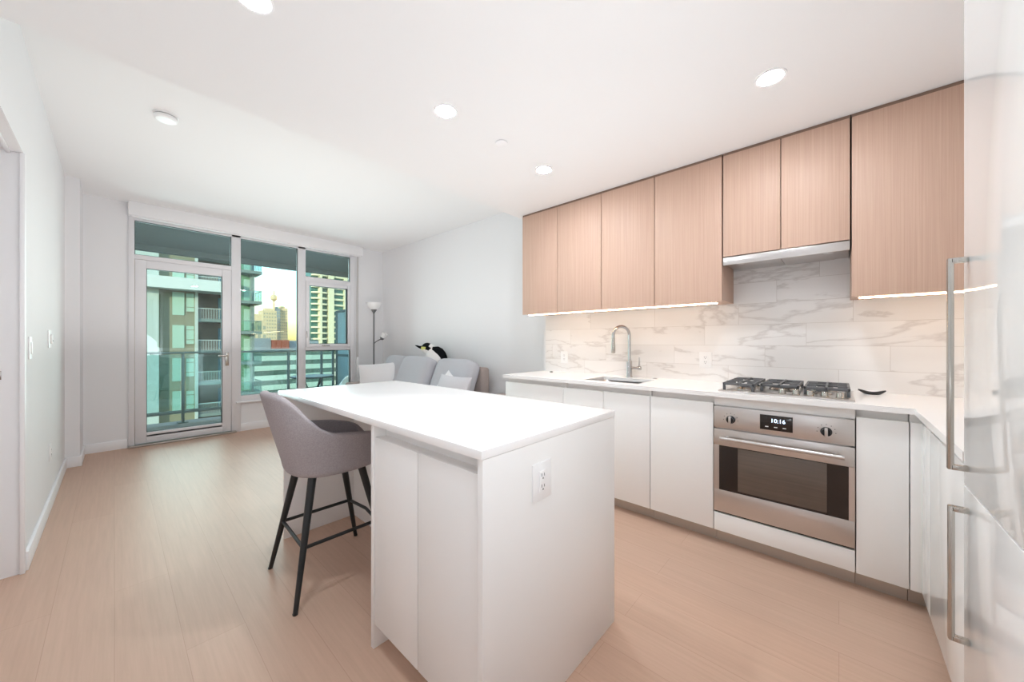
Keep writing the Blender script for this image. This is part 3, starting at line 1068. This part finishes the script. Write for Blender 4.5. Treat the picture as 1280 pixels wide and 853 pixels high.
def cush(u, v):
    a = u * 2 * PI
    k = 1 - abs(2 * v - 1) ** 3
    sq = lambda q: math.copysign(abs(q) ** .8, q)
    rr = k ** .5 if v < .5 else k ** .5
    return (SXC + .025 + .20 * rr * sq(math.cos(a)), SYC + .172 * rr * sq(math.sin(a)), .60 + .07 * v + .01 * math.sin(PI * v))


MB().grid(cush, 48, 16, wrap_u=True) if False else None
sc_ = MB()
sc_.grid(cush, 48, 16, wrap_u=True)
sc_.build('seat_cushion', M['stool_in'], t, angle=80)
feet = [(.540, 1.79), (.561, 2.255), (1.016, 2.245), (1.0, 1.79)]
tops = [(.652, 1.905), (.660, 2.135), (.885, 2.135), (.885, 1.905)]
LZ = .575


def leg_at(i, z):
    k = z / LZ
    return Vector((feet[i][0] + (tops[i][0] - feet[i][0]) * k, feet[i][1] + (tops[i][1] - feet[i][1]) * k, z))


for i in range(4):
    l = MB().tube([leg_at(i, z) for z in (.004, .2, .4, LZ)], [.0105, .0135, .017, .0195], 16).build('leg', M['blackmetal'], t)
    p = leg_at(i, 0)
    MB().lathe([(.0, 0), (.011, 0), (.0115, .006), (.0, .006)], (p.x, p.y, 0), 16).build('foot_glide', M['black'], l)
fz = .255
c = [leg_at(i, fz) for i in range(4)]
MB().tube([c[0], c[1]], .0085, 12).tube([c[0], c[0].lerp(c[3], .5), c[3]], .0085, 12).tube([c[1], c[2]], .0085, 12).tube(
    [c[2], c[2].lerp(c[3], .5) + Vector((.02, 0, 0)), c[3]], .0085, 12).build('footrest', M['blackmetal'], t)


# ------------------------------------------------------------------ sofa and soft furnishings
def pad(mb, c, hx, hy, hz, rot=None, e=.28, n=40, tufts=(), depth=.03, pinch=0.0, sag=0.0):
    """soft rounded slab centred at c: half sizes along X (thickness), Y, Z; tufts are (y,z) dimples on the -X side"""
    c = Vector(c)
    rot = rot or Matrix.Identity(3)

    def fn(u, v):
        th = (u - .5) * 2 * PI
        ph = (v - .5) * PI
        sq = lambda q, k: math.copysign(abs(q) ** k, q)
        y = sq(math.cos(ph), e) * sq(math.sin(th), e)
        x = -sq(math.cos(ph), e) * sq(math.cos(th), .75)
        z = sq(math.sin(ph), e)
        rr = max(abs(y), abs(z))
        if pinch:
            x *= (1 - pinch * rr ** 4)
            k = 1 - .10 * pinch * (1 - min(abs(y), abs(z))) * (rr ** 6)
            y *= k
            z *= k
        p = Vector((x * hx, y * hy, z * hz))
        if p.x < 0:
            for (ty_, tz_) in tufts:
                q = ((p.y - ty_) ** 2 + (p.z - tz_) ** 2) / (.045 ** 2)
                p.x += depth * math.exp(-q)
        p.z -= sag * (y * y) * 0
        return c + rot @ p
    mb.grid(fn, n * 2, n, wrap_u=True)
    return mb


SY_0, SY_1 = 2.80, 5.60
t = thing('sofa', (2.78, 4.2, 0), 'grey sofa along the right wall behind the island', 'sofa')
MB().box(2.38, SY_0 + .1, .12, 3.16, SY_1 - .1, .30, .02, 3).build('sofa_base', M['sofa_frame'], t)
bk = MB().box(2.995, 3.20, .25, 3.13, SY_1 - .20, .90, .04, 4)
bk.build('sofa_back', M['sofa_frame'], t)
for a, b in ((SY_0, SY_0 + .24), (SY_1 - .20, SY_1)):
    MB().box(2.36, a, .12, 3.17, b, .60, .045, 4).build('armrest', M['sofa_frame'], t)
yy = [3.04, 3.83, 4.62, 5.40]
for a, b in zip(yy, yy[1:]):
    MB().box(2.36, a + .003, .30, 2.99, b - .003, .46, .045, 4).build('seat_cushion', M['sofa'], t)
for x in (2.44, 3.1):
    for y in (SY_0 + .08, SY_1 - .08):
        MB().tube([(x, y, 0), (x, y, .13)], [.014, .022], 14).build('leg', M['wood_edge'], t)
def soft_pillow(mb, c, hw, hh, th, rot, n=28):
    """square scatter pillow: hw, hh half width and height, th half thickness, thin seam and pointed corners"""
    c = Vector(c)

    def side(sg):
        def fn(i, j):
            u, v = 2 * i - 1, 2 * j - 1
            u = math.sin(u * PI / 2)
            v = math.sin(v * PI / 2)
            x = sg * th * max(0.0, (1 - abs(u) ** 2.4) * (1 - abs(v) ** 2.4)) ** .55
            y = hw * u * (1 - .07 * (1 - v * v))
            z = hh * v * (1 - .07 * (1 - u * u))
            return c + rot @ Vector((x, y, z))
        return fn
    mb.grid(side(-1), n, n)
    mb.grid(side(1), n, n)
    return mb


tilt = Matrix.Rotation(math.radians(22), 3, 'Y')
for yc, hy, x, zc, rz, hz, lab in ((3.60, .375, 2.865, .725, 0, .275, 'tufted grey back cushion nearest the kitchen on the sofa'), (4.385, .385, 2.815, .735, -3, .28, 'tufted grey back cushion in the middle of the sofa'),
                           (5.07, .265, 2.905, .73, 2, .275, 'tufted grey back cushion at the far end of the sofa, nearest the floor lamp')):
    rt = Matrix.Rotation(math.radians(rz), 3, 'Z') @ tilt
    o = pad(MB(), (x, yc, zc), .105, hy, hz, rt, e=.33, tufts=[(-.14, .06), (.14, .06), (-.14, -.1), (.14, -.1)], depth=.022).build('back_cushion', M['sofa'], None, origin=(x, yc, .46), angle=80)
    tag(o, lab, 'cushion', 'tufted back cushions on the sofa')
r2 = Matrix.Rotation(math.radians(-4), 3, 'Z') @ Matrix.Rotation(math.radians(20), 3, 'Y')
o = soft_pillow(MB(), (2.60, 3.30, .635), .31, .20, .085, r2).build('throw_pillow', M['pillow_g'], None, origin=(2.60, 3.30, .46), angle=60)
tag(o, 'pale grey throw pillow leaning at the kitchen end of the sofa', 'pillow')
r3 = Matrix.Rotation(math.radians(52), 3, 'Z') @ Matrix.Rotation(math.radians(20), 3, 'Y') @ Matrix.Rotation(math.radians(-5), 3, 'X')
o = soft_pillow(MB(), (2.70, 5.10, .675), .33, .235, .10, r3).build('throw_pillow', M['pillow_w'], None, origin=(2.70, 5.10, .46), angle=60)
tag(o, 'white throw pillow leaning on the far arm of the sofa', 'pillow')
r4 = Matrix.Rotation(math.radians(32), 3, 'X') @ Matrix.Rotation(math.radians(22), 3, 'Y')
o = soft_pillow(MB(), (2.70, 3.50, .645), .17, .17, .05, r4).build('small_pillow', M['pillow_w'], None, origin=(2.70, 3.50, .46), angle=60)
tag(o, 'small white pillow with one corner showing behind the pale grey pillow', 'pillow')

# floor lamp
LX, LY = 2.94, 5.81
t = thing('floor_lamp', (LX, LY, 0), 'grey torchiere floor lamp with white bowl shade and side reading arm', 'floor lamp')
MB().lathe([(.0, 0), (.13, 0), (.135, .01), (.12, .022), (.02, .034), (.0, .034)], (LX, LY, 0), 40).build('base', M['lamp_metal'], t)
MB().tube([(LX, LY, .03), (LX, LY, 1.74)], .0125, 14).build('pole', M['lamp_metal'], t)
MB().lathe([(.012, 0), (.022, .02), (.045, .055), (.05, .065), (.0, .066)], (LX, LY, 1.695), 32).build('shade_holder', M['lamp_metal'], t)
bw = MB().lathe([(.0, 0), (.045, .0), (.085, .035), (.115, .075), (.130, .115), (.127, .115), (.112, .077), (.08, .04), (.04, .006), (.0, .006)], (LX, LY, 1.758), 48).build('lamp_shade', M['opal'], t)
ad = Vector((.672, -.741, 0))
arm = [Vector((LX, LY, 1.18)) + ad * d + Vector((0, 0, z)) for d, z in ((0, 0), (.03, .035), (.08, .065), (.13, .085))]
ao = MB().tube(arm, .0075, 10).build('side_arm', M['lamp_metal'], t)
q = (ad * .55 + Vector((0, 0, .83))).normalized().to_track_quat('Z', 'Y').to_matrix()
MB().lathe([(.0, -.01), (.022, -.01), (.034, .01), (.036, .028), (.0, .03)], arm[-1], 24, axis=q).build('lamp_socket', M['lamp_metal'], ao)
MB().lathe([(.034, .026), (.045, .06), (.060, .11), (.057, .11), (.042, .06), (.030, .028), (.0, .028)], arm[-1], 28, axis=q).build('reading_shade', M['opal'], ao)

# penguin plush
PO = Vector((3.0, 4.2, 0))
La = Vector((-.672, .741, 0))
Nn = Vector((-.741, -.672, 0))


def PP(a, z, d=0.0):
    return PO + La * a + Vector((0, 0, z)) + Nn * d


spine = [(-.05, .862, .02), (-.05, .87, .09), (-.05, .91, .135), (-.03, .97, .135), (.0, 1.03, .118), (.03, 1.075, .088), (.045, 1.105, .080), (.07, 1.118, .081), (.095, 1.124, .082), (.125, 1.128, .075), (.155, 1.132, .052), (.175, 1.136, .014)]
pb = MB()
pts = [PP(a, z) for a, z, r in spine]
pb.tube(pts, [r for a, z, r in spine], 28)
pbm = pb.bm
for f in pbm.faces:
    cn = f.calc_center_median() - PO
    a = cn.dot(La)
    d = cn.dot(Nn)
    z = cn.z
    f.material_index = 0
    if z > 1.085 and a > .035:                                  # head
        if z > 1.150 or (a < .085 and z > 1.10):
            f.material_index = 1
        elif a > .10 and 1.105 < z < 1.15:
            f.material_index = 2
    elif d < -.02:                                              # back
        f.material_index = 1
t = thing('penguin_plush', PP(-.05, .862), 'black and white penguin plush toy lying on the sofa back', 'plush toy')
po = pb.build('plush_body', [M['pen_w'], M['pen_b'], M['pen_y']], t, angle=80)
ss = po.modifiers.new('soft', 'SUBSURF')
ss.levels = ss.render_levels = 1
MB().tube([PP(.16, 1.135), PP(.20, 1.143), PP(.235, 1.158), PP(.258, 1.166)], [.026, .017, .011, .004], 14).build('beak', M['pen_b'], t)
for d, nm in ((.105, 0), (-.10, 1)):
    fl = MB()
    P_ = [(-.005, 1.115, .03), (-.045, 1.105, .045), (-.09, 1.075, .05), (-.125, 1.03, .05), (-.15, .98, .042), (-.17, .935, .02)]
    n0 = len(fl.bm.verts)
    fl.tube([PP(a + .01, z + .004, d * (.5 if i < 2 else .8)) for i, (a, z, r) in enumerate(P_)], [r for a, z, r in P_], 16)
    for v in fl.bm.verts:                                       # flatten across the body
        k = (v.co - PO).dot(Nn) - d * .7
        v.co -= Nn * k * .55
    f_ = fl.build('flipper', M['pen_b'], t, angle=80)
MB().lathe([(.0, -.006), (.007, -.004), (.008, 0), (.007, .004), (.0, .006)], PP(.125, 1.152, .068), 14).build('eye', M['black'], t)
MB().tube([PP(.16, .935, .0), PP(.19, .95, .02), PP(.20, .962, .03)], [.02, .018, .006], 12).build('foot', M['pen_b'], t)

# ------------------------------------------------------------------ balcony
struct('floor_balcony', B(-2.5, YW + .15, -.25, 5.2, 7.82, -.05), M['concrete'], None, 'grey concrete balcony floor outside the window', 'balcony floor')
struct('ceiling_balcony', MB().box(-2.5, YW + .15, 2.66, 5.2, 7.72, 2.86).box(-2.5, 7.60, 2.575, 5.2, 7.72, 2.66), M['soffit'], None, 'grey underside of the balcony above', 'soffit')
struct('wall_facade', MB().box(-2.5, YW + .15, -.05, -.30, YW + .25, 2.66).box(XR, YW + .15, -.05, 5.2, YW + .25, 2.66), M['b_pale'], None, 'pale outside wall of the flat', 'wall')
YR = 7.60
t = thing('balcony_railing', (1.4, YR, -.05), 'glass balcony railing with dark top rail outside the window', 'railing')
MB().box(-2.4, YR - .03, 1.03, 3.0, YR + .03, 1.062, .006).build('top_rail', M['railmetal'], t)
MB().box(-2.4, YR - .02, .10, 3.0, YR + .02, .15, .004).build('bottom_rail', M['railmetal'], t)
for x in (-2.2, -.72, .72, 1.42, 2.18, 2.76, 2.98):
    MB().box(x - .018, YR - .022, -.05, x + .018, YR + .022, 1.03, .004).box(x - .06, YR - .05, -.05, x + .06, YR + .05, -.035).build('post', M['railmetal'], t)
xs = (-2.2, -.72, .72, 1.42, 2.18, 2.76, 2.98)
for a, b in zip(xs, xs[1:]):
    MB().box(a + .03, YR - .005, .15, b - .03, YR + .005, 1.02).build('glass_panel', M['railglass'], t, smooth=False)
t = thing('privacy_screen', (3.02, 6.9, -.05), 'frosted privacy screen with dark frame at the end of the balcony', 'privacy screen')
m = MB()
m.box(3.0, 7.48, -.05, 3.05, 7.53, 1.84, .003).box(3.0, YW + .30, -.05, 3.05, YW + .35, 1.84, .003)
for z in (.03, .93, 1.80):
    m.box(3.0, YW + .35, z, 3.05, 7.48, z + .045, .003)
m.build('frame', M['railmetal'], t)
m = MB().box(3.018, YW + .35, .075, 3.032, 7.48, .93).box(3.018, YW + .35, .975, 3.032, 7.48, 1.80)
m.build('frosted_panel', M['frost'], t)
t = thing('balcony_table', (2.34, 6.85, -.05), 'small round pale table on the balcony', 'table')
MB().lathe([(.0, 0), (.33, 0), (.335, .01), (.33, .02), (.0, .02)], (2.34, 6.85, .60), 40).build('table_top', M['patio_w'], t)
MB().lathe([(.335, -.004), (.345, .008), (.335, .022)], (2.34, 6.85, .60), 40).build('table_rim', M['patio_d'], t)
for k in range(4):
    a = k * PI / 2 + .5
    MB().tube([(2.34 + .24 * math.cos(a), 6.85 + .24 * math.sin(a), -.05), (2.34 + .05 * math.cos(a), 6.85 + .05 * math.sin(a), .3), (2.34 + .2 * math.cos(a), 6.85 + .2 * math.sin(a), .60)], .01, 10).build('leg', M['patio_d'], t)


def patio_chair(cx, cy, rot, label):
    t = thing('balcony_chair', (cx, cy, -.05), label, 'chair', 'pale chairs on the balcony')
    R3 = Matrix.Rotation(rot, 3, 'Z')
    W = lambda x, y, z: Vector((cx, cy, 0)) + R3 @ Vector((x, y, z))
    m = MB()
    m.grid(lambda u, v: W((u - .5) * .46, (v - .5) * .44, .40 + .03 * (2 * u - 1) ** 2 + .02 * v * v), 9, 9)
    o = m.build('seat', M['patio_w'], t)
    o.modifiers.new('thickness', 'SOLIDIFY').thickness = .02
    m = MB()
    m.grid(lambda u, v: W((u - .5) * (.46 - .10 * v * v), .22 + .10 * v - .05 * (1 - (2 * u - 1) ** 2), .42 + .22 * v - .04 * v * (2 * u - 1) ** 2), 11, 9)
    o = m.build('backrest', M['patio_w'], t)
    o.modifiers.new('thickness', 'SOLIDIFY').thickness = .02
    for x in (-.2, .2):
        for y in (-.19, .19):
            MB().tube([W(x * 1.1, y * 1.15, -.05), W(x, y, .41)], .012, 8).build('leg', M['patio_d'], t)


patio_chair(2.66, 6.52, PI * 1.1, 'pale chair drawn up to the balcony table')

# ------------------------------------------------------------------ city outside
struct('ground', B(-150, 20, -32, 400, 700, -31), M['ground'], None, 'street level far below the balcony', 'street')
# neighbouring apartment block
NY = 46.0
t = thing('apartment_building', (4.5, NY + 8, -31), 'tan and pale green apartment building facing the balcony door', 'building')
B(-30, NY + 1.6, -31, 8.35, NY + 18, 40).build('core', M['b_brown'], t)
B(2.70, NY, -31, 5.35, NY + 2, 40).build('tan_wall', M['b_tan'], t)
B(.7, NY - .5, -31, 2.70, NY + 2, 40).build('pale_pier', M['b_pale'], t)
B(-30, NY + .8, -31, .7, NY + 2, 40).build('blue_wing', M['b_blue'], t)
B(5.20, NY - .25, -31, 5.42, NY + 2, 40).build('pale_fin', M['b_pale'], t)
FH = 3.10
win = win2 = slab = rl = None
for k in range(-6, 9):
    z = k * FH + .65
    if win is None:
        win = B(3.62, NY - .06, z, 4.45, NY + .05, z + 2.15).build('window', M['b_glass'], t)
        win2 = MB().box(4.56, NY - .06, z + .35, 5.16, NY + .05, z + 2.15).build('narrow_window', M['b_glass'], t)
        g = MB()
        for q in (.35, .78, 1.72, 2.12):
            g.box(4.54, NY - .09, z + q - .03, 5.18, NY - .05, z + q + .03)
        g.box(4.52, NY - .09, z + .3, 4.58, NY - .05, z + 2.2).box(5.14, NY - .09, z + .3, 5.2, NY - .05, z + 2.2)
        g.build('mullion', M['b_tan'], win2)
        slab = B(5.42, NY - .1, z - .55, 8.35, NY + 1.7, z - .25).build('slab', M['b_grey'], t)
        g = MB().box(5.42, NY - .08, z + .72, 8.35, NY - .02, z + .78)
        for i in range(24):
            x = 5.46 + i * .125
            g.box(x - .012, NY - .06, z - .25, x + .012, NY - .04, z + .72)
        rl = g.build('balcony_rail', M['b_white'], t)
        sd = B(7.2, NY + 1.5, z - .2, 8.1, NY + 1.65, z + 2.0).build('sliding_door', M['b_blue'], t)
        base = z
    else:
        for o in (win, win2, slab, rl, sd):
            c = copy_tree(o, t)
            c.location.z += z - base
B(-1, NY - 1.6, 6.05, 8.36, NY + 1, 7.1).build('roof_overhang', M['b_white'], t)
# corner tower with stacked balconies
CY_ = 44.0
t = thing('corner_building', (6.5, CY_ + 8, -31), 'green glazed building corner with stacked balconies left of the skyline', 'building')
B(8.45, CY_ + 1.2, -31, 9.62, CY_ + 14, 40).build('core', M['b_green'], t)
B(9.40, CY_ + .3, -31, 9.62, CY_ + 1.3, 40).build('corner_post', M['b_grey'], t)
for i, k in enumerate(range(-6, 10)):
    z = 5.35 + (k - 2) * 3.05
    B(8.45, CY_ - .3, z - .28, 10.15, CY_ + 2.2, z).build('balcony_slab', M['b_grey'], t)
    g = MB().box(8.45, CY_ - .28, z + 1.0, 10.13, CY_ - .22, z + 1.06).box(10.07, CY_ - .28, z + 1.0, 10.13, CY_ + 2.2, z + 1.06)
    for q in range(6):
        g.box(10.08, CY_ - .25 + q * .45, z, 10.12, CY_ - .21 + q * .45, z + 1.0)
    g.build('balcony_rail', M['b_grey'], t)
    B(8.45, CY_ - .26, z + .05, 10.08, CY_ - .24, z + 1.0).build('balcony_glass', M['railglass'], t, smooth=False)
    B(8.9, CY_ + 1.1, z + .1, 9.45, CY_ + 1.25, z + 2.3).build('window', M['b_glass'], t)
# office block with ribbon windows
OY = 140.0
t = thing('office_building', (50, OY + 20, -31), 'low pale office building with horizontal ribbon windows below the rail', 'building')
B(26, OY + .4, -31, 95, OY + 45, -1.5).build('ribbon_windows', M['b_dark'], t)
for k in range(10):
    z = -3.3 - k * 3.25
    B(26, OY, z - 1.75, 95, OY + 45.2, z - .1).build('spandrel', M['off_band'], t)
B(26, OY - .2, -1.9, 95, OY + 45.2, -1.1).build('parapet', M['roof_grey'], t)
B(30.5, OY + 6, -1.5, 36.5, OY + 16, 2.5).build('plant_room', M['roof_grey'], t)
B(36.7, OY + 4, -1.5, 41.5, OY + 10, 1.9).build('red_plant_room', M['brick_red'], t)
B(42.2, OY + 6, -1.5, 52, OY + 16, 1.7).build('plant_room', M['roof_grey'], t)
# skyline
t = thing('observation_tower', (128.0, 500, -31), 'slender observation tower with a round pod on the skyline', 'tower')
MB().lathe([(.0, 0), (1.15, 0), (1.15, 12), (1.0, 82), (.0, 82)], (128.0, 500, -31), 20).build('shaft', M['beige'], t)
MB().lathe([(1.1, 0), (3.3, 2.2), (3.6, 5), (2.6, 7), (.8, 8), (.4, 13), (.0, 13)], (128.0, 500, 50), 24).build('pod', M['beige'], t)


def tower(x0, x1, y, d, top, m, label, fh=3.6, cols=0, wm='beige_w'):
    t = thing('skyline_tower', ((x0 + x1) / 2, y, -31), label, 'building', 'distant towers on the skyline')
    B(x0, y, -31, x1, y + d, top).build('walls', M[m], t)
    n = int((top + 6) / fh)
    g = MB()
    for k in range(n):
        z = top - 2.5 - k * fh
        for c_ in range(cols):
            w = (x1 - x0) / cols
            g.box(x0 + w * (c_ + .22), y - .08, z - 1.5, x0 + w * (c_ + .78), y + .05, z)
    g.build('windows', M[wm], t)
    B(x0 + (x1 - x0) * .2, y + 2, top, x1 - (x1 - x0) * .25, y + d * .6, top + 2.5).build('roof_plant', M[m], t)
    return t


tower(129.2, 134.6, 500, 14, 41, 'roof_grey', 'grey distant tower beside the observation tower', cols=2)
tower(135.0, 144.0, 505, 16, 42.5, 'beige', 'tall beige distant tower right of the observation tower', cols=4)
tower(116.0, 126.0, 480, 18, 29, 'beige', 'low beige distant tower left of the observation tower', cols=5)
tower(103.0, 115.0, 440, 18, 34, 'beige', 'broad beige distant tower just past the corner building', cols=5)
tower(38.0, 43.5, 180, 14, 10.5, 'beige', 'small beige tower just beyond the corner building', cols=3)
# tall balcony tower on the right
TY, TK = 195.0, 195.0 / 110.0
t = thing('balcony_tower', (43 * TK, TY + 16, -31), 'tall cream and green apartment tower with curved balconies behind the opening window', 'building')
TT = 70
B(37.6 * TK, TY + 2.5, -31, 55 * TK, TY + 11, TT).build('glass_core', M['tw_glass'], t)
B(41.9 * TK, TY + .3, -31, 43.5 * TK, TY + 5, TT).build('cream_pier', M['tw_slab'], t)
B(46.6 * TK, TY + 1, -31, 47.6 * TK, TY + 5, TT).build('cream_pier', M['tw_slab'], t)
B(39.4 * TK, TY - .8, -31, 40.0 * TK, TY + 5, TT).build('cream_pier', M['tw_slab'], t)
ns = None
for k in range(33):
    z = -30 + k * 2.95
    if ns is None:
        poly = []
        for q in range(13):
            a = PI * q / 12
            poly.append(((39.9 - 2.3 * math.cos(a)) * TK, TY + 2.6 - 3.2 * math.sin(a)))
        ns = MB().prism(poly, z, z + .8).build('curved_balcony', M['tw_slab'], t)
        nb = B(43.5 * TK, TY + 1.2, z, 46.6 * TK, TY + 3, z + .95).build('balcony', M['tw_slab'], t)
        nc = B(47.6 * TK, TY + 1.4, z, 55 * TK, TY + 3, z + .9).build('balcony', M['tw_slab'], t)
        z0_ = z
    else:
        for o in (ns, nb, nc):
            c = copy_tree(o, t)
            c.location.z += z - z0_
